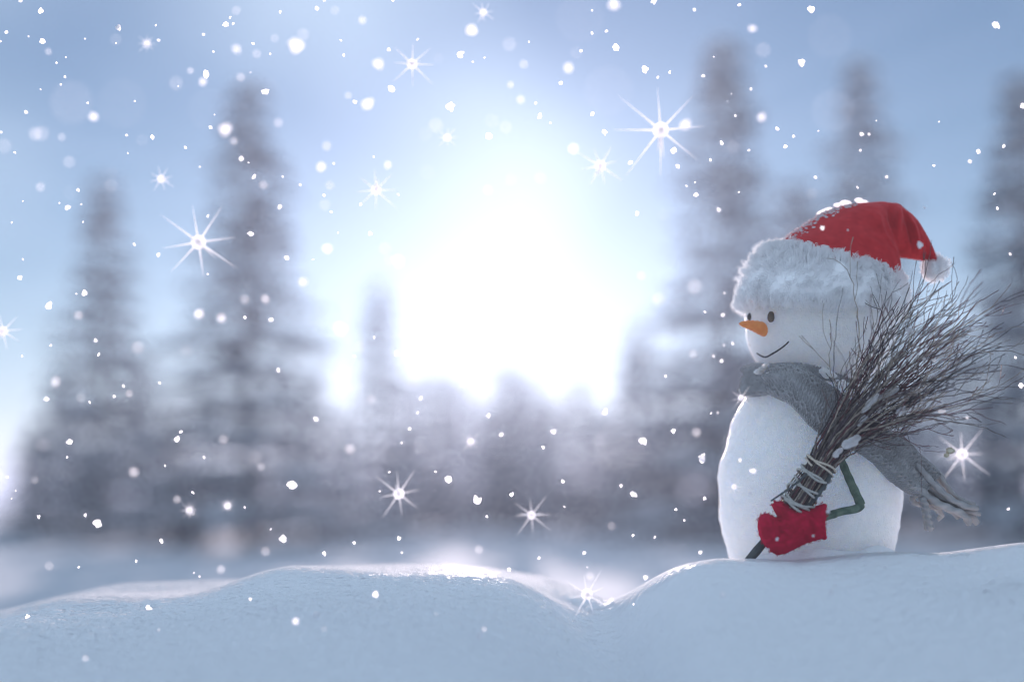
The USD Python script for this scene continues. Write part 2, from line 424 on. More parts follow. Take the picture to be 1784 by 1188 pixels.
# ------------------------------------------------------------------ the snowman
DS = 2.56                                   # distance of its axis
S = DS / 2500
HEAD_CX, HEAD_ROWS = 1430, np.array([(432, 15), (440, 40), (455, 68), (472, 94), (490, 113), (510, 127), (545, 131.5), (580, 129), (610, 121), (640, 103), (662, 82), (690, 60)], float)
BODY_CX, BODY_ROWS = 1410, np.array([(640, 40), (655, 72), (678, 100), (700, 114), (740, 133), (780, 147), (820, 155), (860, 157.5), (900, 155), (940, 147), (975, 138), (1015, 120)], float)


def row_z(r):
    return EYE + (HOR - r) * S


def turned(cx, rows, seed, amp):
    n, m = 150, 220
    z0, z1 = row_z(rows[-1, 0]), row_z(rows[0, 0])
    from scipy.interpolate import PchipInterpolator
    f = PchipInterpolator(row_z(rows[::-1, 0]), rows[::-1, 1] * S)
    u = np.linspace(0, 1, n)
    z = z0 + (z1 - z0) * u
    a = np.arange(m) / m * 2 * np.pi
    r = f(z)
    A, Zg = np.meshgrid(a, z)
    R = np.repeat(r[:, None], m, 1)
    ax = np.array([(cx - 892) * S, DS])
    p = np.stack([R * np.cos(A), R * np.sin(A), Zg], -1)
    R = R + amp * (meshkit.fbm(p * 11 + seed, 3, seed) - .5) * 2 + amp * .45 * (meshkit.fbm(p * 23 + 5, 2, seed + 9) - .5) * 2 + amp * .20 * (meshkit.fbm(p * 70 + seed, 2, seed + 5) - .5) * 2
    v = np.stack([ax[0] + R * np.cos(A), ax[1] + R * np.sin(A), Zg], -1).reshape(-1, 3)
    fc = grid_faces(n, m, True)
    fc = np.vstack([fc[:, [0, 1, 2]], fc[:, [0, 2, 3]]])
    k = len(v)
    v = np.vstack([v, [ax[0], ax[1], z[-1] + .001], [ax[0], ax[1], z[0]]])
    j = np.arange(m)
    fc = np.vstack([fc, np.stack([(n - 1) * m + j, (n - 1) * m + (j + 1) % m, np.full(m, k)], -1), np.stack([(j + 1) % m, j, np.full(m, k + 1)], -1)])
    return (v, fc), f


def on_front(f, cx, px, py, proud=0.0):
    """The point of a turned body's front that is seen at (px, py), and its outward direction."""
    d = DS
    for _ in range(12):
        p = P(px, py, d)
        r = float(f(p[2])) + proud
        ax = (cx - 892) * S
        dxx = np.clip(p[0] - ax, -r * .999, r * .999)
        d = DS - math.sqrt(r * r - dxx * dxx)
    p = P(px, py, d)
    n = np.array([p[0] - ax, p[1] - DS, (float(f(p[2] - .004)) - float(f(p[2] + .004))) / .008 * r])
    return p, n / np.linalg.norm(n)


snowman_at = np.array([(BODY_CX - 892) * S, DS, row_z(1005)])
snowman = thing('snowman', 'small snowman with carrot nose standing behind the right snow mound', 'snowman', snowman_at)
body_mesh, body_f = turned(BODY_CX, BODY_ROWS, 3, .0085)
head_mesh, head_f = turned(HEAD_CX, HEAD_ROWS, 8, .0028)
obj('body', body_mesh, 'packed_snow', snowman, at=snowman_at)
head = obj('head', head_mesh, 'packed_snow', snowman, at=snowman_at)
for px, py, w, hgt, mt, lb in ((1344, 552, 6.6, 9.6, 'stone_brown', 'near brown pebble eye'), (1307.5, 552, 5.2, 7.0, 'stone_dark', 'far dark pebble eye')):
    p, n = on_front(head_f, HEAD_CX, px, py)
    v, f = lump(1, 3, .12, 1.8, int(px), (w * .001, .005, hgt * .001))
    a = math.atan2(n[0], -n[1]) * .75
    R = np.array([[math.cos(a), -math.sin(a), 0], [math.sin(a), math.cos(a), 0], [0, 0, 1]])
    say(obj('eye', (v @ R.T + p + n * .001, f), mt, head, at=snowman_at), lb)
p, n = on_front(head_f, HEAD_CX, 1329, 579)
base = p - n * .012
tip = P(1288.5, 564, p[1] - .034)
t = np.linspace(0, 1, 22)
path = base + (tip - base) * t[:, None] + np.array([0, 0, .003]) * np.sin(t * np.pi)[:, None]
rad = np.interp(t, [0, .3, .7, .93, 1], [.0125, .0112, .0075, .0042, .0014]) * (1 + .05 * np.sin(t * 46) + .03 * np.sin(t * 91))
obj('nose', tube(path, rad, 14), 'carrot', head, at=snowman_at)
for pts in ([(1320, 616), (1326, 620), (1334, 622), (1340, 619.5), (1346, 616), (1353, 612), (1359, 608), (1367, 602), (1374, 595)], [(1306, 600), (1309, 605), (1313.5, 612.5)]):
    w = np.array([on_front(head_f, HEAD_CX, x, y, .0025)[0] for x, y in pts])
    k = len(pts) * 4
    obj('mouth_twig', tube(spline(w, k), (.0014 if len(pts) > 4 else .0009) * (1 + .35 * np.sin(np.arange(k) * 1.9) * (rng.random(k) < .3)), 6), 'twig_black', head, at=snowman_at)
arm = [P(1459, 782, 2.43), P(1466, 802, 2.405), P(1483, 842, 2.40), P(1497.5, 874, 2.392), P(1500, 880, 2.391), P(1496, 883.5, 2.388), P(1470, 890, 2.378), P(1442, 899, 2.366), P(1420, 905, 2.36)]
ar = np.array([6, 6.2, 6.8, 7.2, 7.6, 7.2, 6.8, 6.2, 6.0]) * .001
a1 = tube(spline(arm[:5], 40), np.linspace(.0058, .0076, 40) * (1 + .05 * np.sin(np.arange(40) * .9)), 10)
a2 = tube(spline(arm[4:], 40), np.linspace(.0074, .0060, 40) * (1 + .10 * (np.abs(np.arange(40) - 24) < 2)), 10)
say(obj('arm', join([a1, a2]), 'green_branch', snowman, at=snowman_at), 'bent green twig arm reaching into the mitten')

# ------------------------------------------------------------------ the red hat
hat_at = P(1432, 503, DS)
hat = thing('santa_hat', 'red velvet santa hat with white fur trim on the snowman head', 'hat', hat_at)


def trim_surface(n=150, m=40, grow=0.0):
    th = np.arange(n) / n * 2 * np.pi            # 0 = right, 90 = back, 180 = left, 270 = front
    c, s_ = np.cos(th), np.sin(th)
    zc = row_z(503) - c * .019 * -1 * -1 + np.where(s_ < 0, s_ * .005, s_ * .012)
    hh = .0385 - .009 * c - .002 * s_
    lean = (.011 - .011 * c)
    R = .1205
    ph = np.arange(m) / m * 2 * np.pi
    C, Pp = np.meshgrid(np.arange(n), ph, indexing='ij')
    up = np.sign(np.sin(Pp)) * np.abs(np.sin(Pp)) ** .8
    out = np.sign(np.cos(Pp)) * np.abs(np.cos(Pp)) ** .8
    rr = R + (.0175 + grow) * out - lean[:, None] * up
    z = zc[:, None] + (hh[:, None] + grow) * up
    v = np.stack([hat_at[0] + rr * c[:, None], DS + rr * s_[:, None] * 1.0, z], -1)
    nz = meshkit.fbm(v * 38, 3, 21) - .5
    nrm = np.stack([out * c[:, None], out * s_[:, None], up], -1)
    return v + nrm * nz[..., None] * .016, nrm, grid_faces_closed(n, m)


def grid_faces_closed(n, m):
    i, j = np.meshgrid(np.arange(n), np.arange(m), indexing='ij')
    a, b = i * m + j, i * m + (j + 1) % m
    c, d = ((i + 1) % n) * m + j, ((i + 1) % n) * m + (j + 1) % m
    return np.stack([a, c, d, b], -1).reshape(-1, 4)


tv, tn, tf = trim_surface()
trim = obj('fur_trim', (tv.reshape(-1, 3), tf), 'fur_base', hat, at=hat_at)
fl = tv.reshape(-1, 3)
fn = tn.reshape(-1, 3)
def furry(pts, nrms, count, per, length, width, name, parent, at, push, mat='fur', tight=1.0):
    """Tufts: every hair leans to the tip of its tuft."""
    tp = rng.integers(0, len(pts), count)
    base, nn_ = pts[tp], nrms[tp]
    fz = np.stack([meshkit.fbm(base * 22, 2, q) - .5 for q in (1, 2, 3)], -1) * 3.0
    d = nn_ * .62 + fz + push(nn_) + rng.normal(0, .20, (count, 3))
    d /= np.linalg.norm(d, axis=1, keepdims=True)
    ln = rng.uniform(*length, count)
    tip = base + d * ln[:, None]
    r = base[:, None] + rng.normal(0, .0034, (count, per, 3)) * (1 if tight == 1.0 else .4)
    e = tip[:, None] + rng.normal(0, .0016, (count, per, 3)) + (r - base[:, None]) * .35
    sag = (rng.uniform(.0, .0045, (count, per, 1)) * np.array([0, 0, 1.0]) + (nn_ * .0035)[:, None]) * tight
    t = np.linspace(0, 1, 5)
    c = r[:, :, None] * (1 - t)[:, None] + e[:, :, None] * t[:, None] + sag[:, :, None] * (4 * t * (1 - t))[:, None]
    n = count * per
    cv = UsdGeom.BasisCurves.Define(stage, f"{parent.GetPath()}/{name}")
    cv.CreateTypeAttr('linear')
    cv.CreateCurveVertexCountsAttr(Vt.IntArray.FromNumpy(np.full(n, 5, np.int32)))
    cv.CreatePointsAttr(Vt.Vec3fArray.FromNumpy((c.reshape(-1, 3) - at).astype(np.float32)))
    cv.CreateWidthsAttr(Vt.FloatArray.FromNumpy(np.tile(width * np.array([.9, 1, .9, .6, .15]), n).astype(np.float32)))
    cv.SetWidthsInterpolation('vertex')
    UsdShade.MaterialBindingAPI.Apply(cv.GetPrim()).Bind(LOOK[mat])
    return say(cv.GetPrim(), kind='stuff')


ok = fl[:, 1] < DS + .06
furry(fl[ok], fn[ok], 3000, 9, (.008, .017), .0009, 'fur', hat, hat_at, lambda q: np.array([.18, 0, -.22]) + np.array([.10, -.25, .85]) * (q[:, 2:3] > .45))

SECT = [  # top point, bottom point, half depth (pixels at the snowman)
    ((1318, 470), (1570, 524), 118), ((1334, 440), (1567, 500), 112), ((1354, 424), (1567, 488), 104), ((1386, 401), (1566, 470), 94), ((1421, 378), (1564, 455), 82), ((1461, 362.5), (1562, 448), 70),
    ((1505, 354.5), (1563, 446), 58), ((1543, 352.5), (1572, 448), 49), ((1571, 363), (1586, 450.5), 42), ((1594, 383), (1599, 453), 35), ((1611, 408), (1611, 455), 27), ((1623, 432), (1622, 457.5), 18), ((1633, 452), (1628, 460), 8)]
n, m = 170, 150
sec = np.array([(a[0], a[1], b[0], b[1], c) for a, b, c in SECT], float)
from scipy.interpolate import PchipInterpolator
si = PchipInterpolator(np.arange(len(sec)), sec)(np.linspace(0, len(sec) - 1, n))
u = np.linspace(0, len(sec) - 1, n)[:, None]
ph = (np.arange(m) / m * 2 * np.pi)[None]
top, bot = si[:, 0:2], si[:, 2:4]
mid, half = (top + bot) / 2, (top - bot) / 2
pp = mid[:, None] + half[:, None] * np.cos(ph)[..., None]
dep = -np.sin(ph) * si[:, 4:5]
# folds of the cloth: a curled crease under the top, and pleats that run to the pinch under the bend
cosd = np.cos(ph)
fold = 1.9 * (7.0 * np.exp(-((u - 6.75 - .9 * cosd) / .26) ** 2) * np.exp(-((cosd - .35) / .6) ** 2) - 6.0 * np.exp(-((u - 6.2 - .9 * cosd) / .22) ** 2) * np.exp(-((cosd - .3) / .55) ** 2))
fold += 9.0 * np.exp(-((u - 5.2 - 1.5 * cosd) / .3) ** 2) * np.exp(-((cosd - .1) / .5) ** 2) - 9 * np.exp(-((u - 7.6 + .2 * cosd) / .22) ** 2) * np.exp(-((cosd + .1) / .7) ** 2)
fold += 9.0 * np.exp(-((u - 8.2 + .5 * cosd) / .28) ** 2) * np.exp(-((cosd) / .7) ** 2)
fold = fold * (np.sin(ph) > 0)
nn = meshkit.fbm(np.stack([np.repeat(u * .9, m, 1), np.repeat(np.cos(ph) * 1.6, n, 0), np.repeat(np.sin(ph) * 1.6, n, 0)], -1), 4, 33) - .5
amp = (fold + 13 * nn * np.clip(u / 2.5, .25, 1)) * np.clip((len(sec) - 1 - u) / 3, .1, 1)
out2 = half / (np.linalg.norm(half, axis=1, keepdims=True) + 1e-9)
pp = pp + (out2[:, None] * np.cos(ph)[..., None]) * amp[..., None] * .35
dep = dep - np.sin(ph) * amp * 1.2
v = np.stack([(pp[..., 0] - 892) * S, DS + dep * S, EYE + (HOR - pp[..., 1]) * S], -1).reshape(-1, 3)
fc = grid_faces(n, m, True)[:, ::-1]
v = np.vstack([v, v[-m:].mean(0)])
fc = np.vstack([fc[:, [0, 1, 2]], fc[:, [0, 2, 3]], np.stack([(n - 1) * m + np.arange(m), np.full(m, n * m), (n - 1) * m + (np.arange(m) + 1) % m], -1)])
crown = obj('crown', (v, fc[:, ::-1]), 'red_velvet', hat, at=hat_at)
pc = P(1629, 469, DS)
pv, pf = lump(.0150, 3, .18, 2.2, 4, (1.15, 1, 1.0))
pom = obj('pompom', (pv + pc, pf), 'fur_base', hat, at=hat_at)
furry(pv + pc, pv / np.linalg.norm(pv, axis=1, keepdims=True), 150, 12, (.005, .009), .0008, 'pompom_fur', hat, hat_at, lambda q: np.array([0, 0, -.1]))
# snow dusted along the sunny edge of the crown
dust = []
for k in range(620):
    uu = rng.uniform(.9, 5.4)
    r_ = PchipInterpolator(np.arange(len(sec)), sec)(uu)
    fr = min(abs(rng.normal(0, .045)) + .03 * (rng.random() < .15), .25)
    q = np.array([r_[0], r_[1]]) * (1 - fr) + np.array([r_[2], r_[3]]) * fr
    sd = rng.choice([-1, 1])
    yy = -sd * math.sqrt(max(0, 1 - (1 - 2 * fr) ** 2)) * r_[4]
    a, b = lump(rng.uniform(.0008, .0024), 1, .3, 1.7, k, (1.5, 1.5, .7))
    dust.append((a + np.array([(q[0] - 892) * S, DS + yy * S, EYE + (HOR - q[1]) * S + .0006]), b))
say(obj('snow_dusting', join(dust), 'flake', hat, at=hat_at), kind='stuff')


def clump(name, px, py, d, w, h, lb, seed, ang=0.0, cat='snow clump', group=None, pieces=7, mat='packed_snow'):
    c = P(px, py, d)
    rs = np.random.default_rng(seed)
    parts = []
    for k in range(pieces):
        o = rs.normal(0, .33, 3) * np.array([w, min(w, h), h]) * (k > 0)
        a, b = lump(1, 2, .35, 2.0, seed * 31 + k, np.array([w, min(w, h) * .9, h]) * rs.uniform(.35, .62))
        parts.append((a + o, b))
    v, f = join(parts)
    R = np.array([[math.cos(ang), 0, -math.sin(ang)], [0, 1, 0], [math.sin(ang), 0, math.cos(ang)]])
    man = manifold3d.Manifold.batch_boolean([manifold3d.Manifold(manifold3d.Mesh(np.float32(a @ R.T + c), np.uint32(b))) for a, b in parts], manifold3d.OpType.Add)
    return say(obj(name, man, mat, smooth=50), lb, cat, group)


clump('snow_clump', 1473, 358, DS - .006, .017, .009, 'left of two crumbly snow clumps on top of the red hat', 1)
clump('snow_clump', 1501, 353, DS - .004, .014, .007, 'right of two crumbly snow clumps on top of the red hat', 2)
clump('snow_clump', 1440, 370, DS - .01, .026, .006, 'flat snow patch on the sunny slope of the red hat', 3, .35)

# ------------------------------------------------------------------ the scarf
scarf_at = P(1405, 668, DS)
scarf = thing('knit_scarf', 'grey cable knit scarf wound round the snowman neck, tail blown right', 'scarf', scarf_at)


def knit(u_, v_):
    """Relief of a cable knit; u_ along and v_ across, in metres."""
    uu, vv = u_ * 1000, v_ * 1000
    k = np.mod(vv + 11, 22) - 11
    w = 3.6 * np.sin(uu * 2 * np.pi / 26 + np.floor((vv + 11) / 22) * 1.7)
    c1, c2 = np.exp(-((k - w) / 2.4) ** 2), np.exp(-((k + w) / 2.4) ** 2)
    cable = np.maximum(c1 * (.75 + .25 * np.cos(uu * 2 * np.pi / 26)), c2)
    st = np.cos(2 * np.pi * (uu / 5.4 + np.abs(np.mod(vv, 6.2) - 3.1) / 5.0))
    return .0056 * cable + .0017 * st * (1 - .4 * cable) - .0016


def ribbon(centre, across, normal, halfw, halft, n, m, u_len):
    """A flat knitted tube: centre/across/normal (n, 3), halfw/halft (n)."""
    ph = np.arange(m) / m * 2 * np.pi
    cx_, cn = np.cos(ph), np.sin(ph)
    sx = np.sign(cx_) * np.abs(cx_) ** .75
    sn = np.sign(cn) * np.abs(cn) ** .9
    vv = sx[None] * halfw[:, None]
    uu = np.repeat(np.linspace(0, u_len, n)[:, None], m, 1)
    h_ = knit(uu, vv + np.where(cn[None] < 0, .3, 0))
    h_ = h_ + .0035 * np.cos(vv / halfw[:, None] * 5.0 + uu * 9) * np.abs(sn)[None]
    v = centre[:, None] + across[:, None] * vv[..., None] + normal[:, None] * ((sn[None] * halft[:, None] + np.sign(sn)[None] * h_))[..., None]
    f = grid_faces(n, m, True)
    f = np.vstack([f[:, [0, 1, 2]], f[:, [0, 2, 3]]])
    v = v.reshape(-1, 3)
    k = len(v)
    v = np.vstack([v, v[:m].mean(0), v[-m:].mean(0)])
    j = np.arange(m)
    f = np.vstack([f, np.stack([np.full(m, k), (j + 1) % m, j], -1), np.stack([np.full(m, k + 1), (n - 1) * m + j, (n - 1) * m + (j + 1) % m], -1)])
    return v, f


# the turn round the neck
n = 420
th = np.linspace(0, 2 * np.pi, n)
cR = .079 + .004 * np.sin(2 * th)
cen = np.stack([(1401 - 892) * S + (cR + .006) * np.cos(th), DS + cR * np.sin(th), row_z(669) + .007 * -np.cos(th) * -1 * -1 + .004 * np.sin(th * 3)], -1)
nrm = np.stack([np.cos(th), np.sin(th), 0 * th], -1)
acr = np.stack([-.15 * np.cos(th), -.15 * np.sin(th), np.ones(n)], -1)
acr /= np.linalg.norm(acr, axis=1, keepdims=True)
obj('neck_wrap', ribbon(cen, acr, nrm, .0295 + .003 * np.exp(-((th - 3.3) / .5) ** 2), .020 + .010 * np.exp(-((th - 3.4) / .6) ** 2), n, 120, 2 * np.pi * .095), 'grey_wool', scarf, at=scarf_at)
# the tail: across the chest and out to the right
UP = np.array([(1346, 648), (1366, 637), (1390, 637), (1418, 652), (1457, 678), (1500, 714), (1540, 746), (1578, 764), (1600, 788), (1622, 806), (1638, 824)], float)
LO = np.array([(1338, 676), (1345, 690), (1366, 698), (1399, 729), (1441, 764), (1480, 781), (1512, 800), (1546, 833), (1573, 853), (1592, 864), (1603, 868)], float)
DD = np.array([2.452, 2.437, 2.427, 2.418, 2.411, 2.413, 2.428, 2.445, 2.46, 2.468, 2.47])
A_ = np.array([P(x, y, d) for (x, y), d in zip(UP, DD)])
B_ = np.array([P(x, y, d - .012) for (x, y), d in zip(LO, DD)])
n = 520
a_, b_ = spline(A_, n), spline(B_, n)
cen, acr = (a_ + b_) / 2, a_ - b_
hw = np.linalg.norm(acr, axis=1) / 2
acr /= 2 * hw[:, None]
tg = np.gradient(cen, axis=0)
nrm = np.cross(tg, acr)
nrm /= np.linalg.norm(nrm, axis=1, keepdims=True)
if nrm[:, 1].mean() > 0:
    nrm = -nrm
L_ = np.linalg.norm(np.diff(cen, axis=0), axis=1).sum()
ht = np.interp(np.linspace(0, 1, n), [0, .08, .2, .8, 1], [.012, .018, .0125, .012, .010])
v, f = ribbon(cen, acr, nrm, hw, ht, n, 150, L_)
obj('tail', (v, f), 'grey_wool', scarf, at=scarf_at)
FR = [([(1600, 790), (1620, 810), (1637, 826), (1652, 850), (1678, 872), (1698, 878)], 4.0), ([(1606, 806), (1618, 818), (1640, 838), (1662, 864), (1694, 877)], 4.4), ([(1596, 806), (1612, 826), (1634, 850), (1665, 874), (1704, 885)], 5.2),
      ([(1594, 820), (1608, 838), (1630, 858), (1668, 881), (1708, 896)], 4.2), ([(1590, 830), (1606, 846), (1628, 866), (1665, 884), (1692, 899), (1703, 912)], 6.0),
      ([(1584, 836), (1603, 853), (1624, 870), (1656, 886), (1680, 898), (1689, 914)], 6.2), ([(1578, 842), (1598, 858), (1620, 873), (1648, 884), (1671, 902)], 6.0),
      ([(1606, 858), (1597, 862), (1589, 869), (1594, 876), (1612, 879), (1632, 887), (1640, 896), (1633, 905)], 4.6), ([(1606, 866), (1613, 884), (1617, 904), (1622, 924)], 6.0), ([(1602, 862), (1609, 884), (1613, 905), (1614, 923)], 4.4)]
for k, (pts, r) in enumerate(FR):
    d0 = 2.458 + .014 * math.sin(k * 2.1)
    w = spline([P(x, y, d0 + .004 * j) for j, (x, y) in enumerate(pts)], 64)
    t = np.arange(64)
    v, f = tube(w, np.r_[np.linspace(.55, 1, 8), np.ones(50), np.linspace(1, .7, 6)] * r * .001, 12)
    a = np.tile(np.arange(12), 64) / 12 * 2 * np.pi
    tt = np.repeat(t, 12)
    ax = np.repeat(w, 12, 0)
    tw = 1 + .16 * np.cos(2 * a + tt * .55) + .05 * np.cos(tt * 2.4)
    v[:768] = ax + (v[:768] - ax) * tw[:, None]
    obj('fringe_strand', (v, f), 'grey_wool', scarf, at=scarf_at)
for px, py, w, h, lb, sd, ang in ((1331, 644, .015, .010, 'snow clump on the left top of the grey scarf', 11, .2), (1348, 653, .012, .009, 'snow clump in the notch of the grey scarf', 12, -.4), (1438, 652, .018, .008, 'snow patch between the chin and the grey scarf', 13, -.5),
                                  (1462, 668, .012, .008, 'snow patch on the scarf beside the broom twigs', 14, -.6)):
    dd = {11: 2.492, 12: 2.468, 13: 2.418, 14: 2.414}[sd]
    clump('snow_clump', px, py, dd, w, h, lb, sd, ang)

# ------------------------------------------------------------------ the mitten
MIT = np.array([(1321, 905), (1326, 896), (1332, 894), (1338, 894.5), (1346, 898), (1352, 901), (1356.5, 902.5), (1353, 897), (1348.5, 889), (1344, 880), (1349, 874), (1361, 872), (1371, 877), (1379, 881), (1391, 884), (1401, 886), (1409, 886.5), (1421, 881), (1432, 878), (1436.5, 883), (1438, 900),
                (1437, 920), (1434, 937.5), (1428, 940), (1419, 942), (1405, 946), (1385, 956), (1369, 964), (1355, 967), (1341, 960), (1328.5, 946), (1322.4, 932), (1320, 918)], float)


def inflate(poly, d, thick, cell=1.6, soft=16.0):
    """A padded shape: its outline, and a depth that swells from the rim."""
    import shapely
    from scipy.spatial import Delaunay
    g = shapely.Polygon(poly).buffer(-1.2).buffer(2.4).buffer(-1.2)
    ring = np.array(g.exterior.segmentize(cell).coords)[:-1]
    x0, y0, x1, y1 = g.bounds
    X, Y = np.meshgrid(np.arange(x0, x1, cell), np.arange(y0, y1, cell))
    q = np.stack([X.ravel(), Y.ravel()], -1)
    q = q[shapely.contains_xy(g.buffer(-cell * .6), q[:, 0], q[:, 1])]
    pts = np.vstack([ring, q])
    tri = Delaunay(pts).simplices
    cc = pts[tri].mean(1)
    tri = tri[shapely.contains_xy(g, cc[:, 0], cc[:, 1])]
    dist = shapely.distance(g.exterior, shapely.points(pts))
    e = np.clip(dist / soft, 0, 1)
    h = thick * np.sqrt(np.maximum(0, 1 - (1 - e) ** 2)) * (.8 + .2 * np.clip(dist / 34, 0, 1))
    h[:len(ring)] = 0
    h = h * (1 + .30 * (meshkit.fbm(np.c_[pts * .045, 0 * h], 3, 2) - .5) * 2)
    nr = len(ring)
    w = lambda s_: np.stack([(pts[:, 0] - 892) * d / 2500, d + s_ * h, EYE + (HOR - pts[:, 1]) * d / 2500], -1)
    fr, bk = w(-1), w(1)
    back = np.arange(len(pts))
    back[nr:] += len(pts) - nr
    v = np.vstack([fr, bk[nr:]])
    a, b, c = pts[tri[:, 0]], pts[tri[:, 1]], pts[tri[:, 2]]
    flip = ((b - a)[:, 0] * (c - a)[:, 1] - (b - a)[:, 1] * (c - a)[:, 0]) > 0
    tri[flip] = tri[flip][:, ::-1]
    return v, np.vstack([tri, back[tri][:, ::-1]])


mit_at = P(1385, 920, 2.362)
mitten = thing('mitten', 'crimson felt mitten on the bent arm gripping the broom', 'mitten', mit_at)
mv, mf = inflate(MIT, 2.362, .030)
obj('hand', (mv, mf), 'crimson_felt', mitten, at=mit_at)
rim = []
for a in np.linspace(0, 2 * np.pi, 41)[:-1]:
    rim.append(P(1434.5 + 1.5 * math.cos(a * 2), 908.5 - 27 * math.cos(a), 2.362 - .021 * math.sin(a)))
rim = np.array(rim + rim[:1])
obj('cuff', tube(rim, .0042 * (1 + .10 * np.sin(np.arange(41) * 1.3)), 10, caps=False), 'crimson_felt', mitten, at=mit_at)
mn = trimesh.Trimesh(mv, mf, process=False).vertex_normals
sel = mv[:, 1] < 2.365
furry(mv[sel], mn[sel], 1100, 4, (.0004, .0011), .0004, 'fuzz', mitten, mit_at, lambda q: 0 * q, 'crimson_felt', .25)

# ------------------------------------------------------------------ the twig broom
broom_at = P(1384, 884, 2.36)
broom = thing('twig_broom', 'bundle of bare birch twigs on a dark stick, held by the mitten', 'broom', broom_at)
hp = spline([P(1404, 858, 2.362), P(1385, 882, 2.362), P(1345, 928, 2.366), P(1305, 975, 2.372), P(1290, 993, 2.375)], 40)
obj('handle', tube(hp, .0073 * (1 + .04 * np.sin(np.arange(40) * .7)), 10), 'dark_stick', broom, at=broom_at)
BA, BB = np.array([1382.0, 886.0]), np.array([1436.0, 800.0])
bdir = (BB - BA) / np.linalg.norm(BB - BA)
bper = np.array([-bdir[1], bdir[0]])          # to the lower right
MATS = ['twig_maroon', 'twig_purple', 'twig_grey', 'twig_tan', 'twig_black']


def twig(pts3, r0, mat, seed, shoots=3, kink=1.0):
    rs = np.random.default_rng(seed)
    n = 36
    w = spline(pts3, n)
    w[8:-1] += rs.normal(0, .0011, (n - 9, 3))
    kk = np.linspace(0, 1, n)[:, None]
    for _ in range(3):
        w += (np.abs(kk - rs.uniform(.4, .95)) - .5) * kink * rs.normal(0, .016, 3) * np.clip((kk - .3) * 3, 0, 1) * (kk < 2)
    r = r0 * (1 - .72 * np.linspace(0, 1, n) ** .8)
    r[rs.integers(8, n - 1, 4)] *= 1.5
    parts = [tube(w, r, 5)]
    for _ in range(shoots):
        i = int(rs.integers(int(n * .45), n - 3))
        t = w[i + 1] - w[i - 1]
        t /= np.linalg.norm(t)
        for lv in range(1):
            ang = rs.choice([-1, 1]) * rs.uniform(.25, .75)
            c, s_ = math.cos(ang), math.sin(ang)
            d = np.array([c * t[0] - s_ * t[2], t[1] + rs.uniform(-.3, .3), s_ * t[0] + c * t[2]])
            ln = rs.uniform(.02, .085)
            q = [w[i]]
            for k in range(5):
                d = d + rs.normal(0, .13, 3) + np.array([0.02, 0, .05])
                d /= np.linalg.norm(d)
                q.append(q[-1] + d * ln / 5)
            rr = np.linspace(r[i] * .8, .0004, 6)
            rr[-1] = .0008 if rs.random() < .5 else .0004
            parts.append(tube(q, rr, 4))
            if rs.random() < .5:
                e = d + rs.normal(0, .5, 3)
                e /= np.linalg.norm(e)
                parts.append(tube([q[3], q[3] + e * ln * .2, q[3] + e * ln * .38 + [0, 0, .003]], [.0006, .0005, .0006], 4))
    return obj('twig', join(parts), mat, broom, at=broom_at)


def bundle_point(s_, q, dpt):
    """A point in the bound bundle: s_ along its axis in pixels, q across, dpt in depth (metres)."""
    c = BA + bdir * s_ + bper * q
    return P(c[0], c[1], 2.360 + dpt)


for k in range(88):
    rs = np.random.default_rng(1000 + k)
    g = np.clip(rs.normal(0, .5), -1, 1)              # -1 upper left edge .. 1 lower right edge
    q = 21 * g + rs.normal(0, 3)
    q = np.clip(q, -24, 24)
    lim = math.sqrt(max(0, 1 - (q / 25) ** 2)) * .022
    dp = rs.uniform(-lim, lim)
    ang = math.radians(46 - 27 * g + rs.normal(0, 6))
    ln = rs.uniform(.55, 1.08) * (395 - 150 * max(0, -g - .15) - 130 * max(0, g - .1))
    p0, p1 = bundle_point(rs.uniform(-6, 2), q * .95, dp), bundle_point(100, q * 1.05, dp)
    e = bundle_point(118, q * 1.2, dp * 1.1)
    c0 = BA + bdir * 118 + bper * q * 1.2
    curl = rs.normal(-.12, .16)
    tips = []
    pos = c0.copy()
    dq = dp * 1.1
    dv = rs.normal(-.012, .03)
    for j in range(4):
        a = ang * (1 if j else .6) + (.4 * math.radians(58) if j == 0 else 0) + curl * j / 2
        pos = pos + np.array([math.cos(a), -math.sin(a)]) * ln / 4
        dq += dv / 3
        tips.append(P(pos[0], pos[1], 2.360 + dq))
    mt = MATS[rs.choice(5, p=[.36, .24, .18, .12, .10])]
    twig([p0, p1, e] + tips, rs.uniform(.0012, .0022), mt, 3000 + k, int(rs.integers(2, 6)))

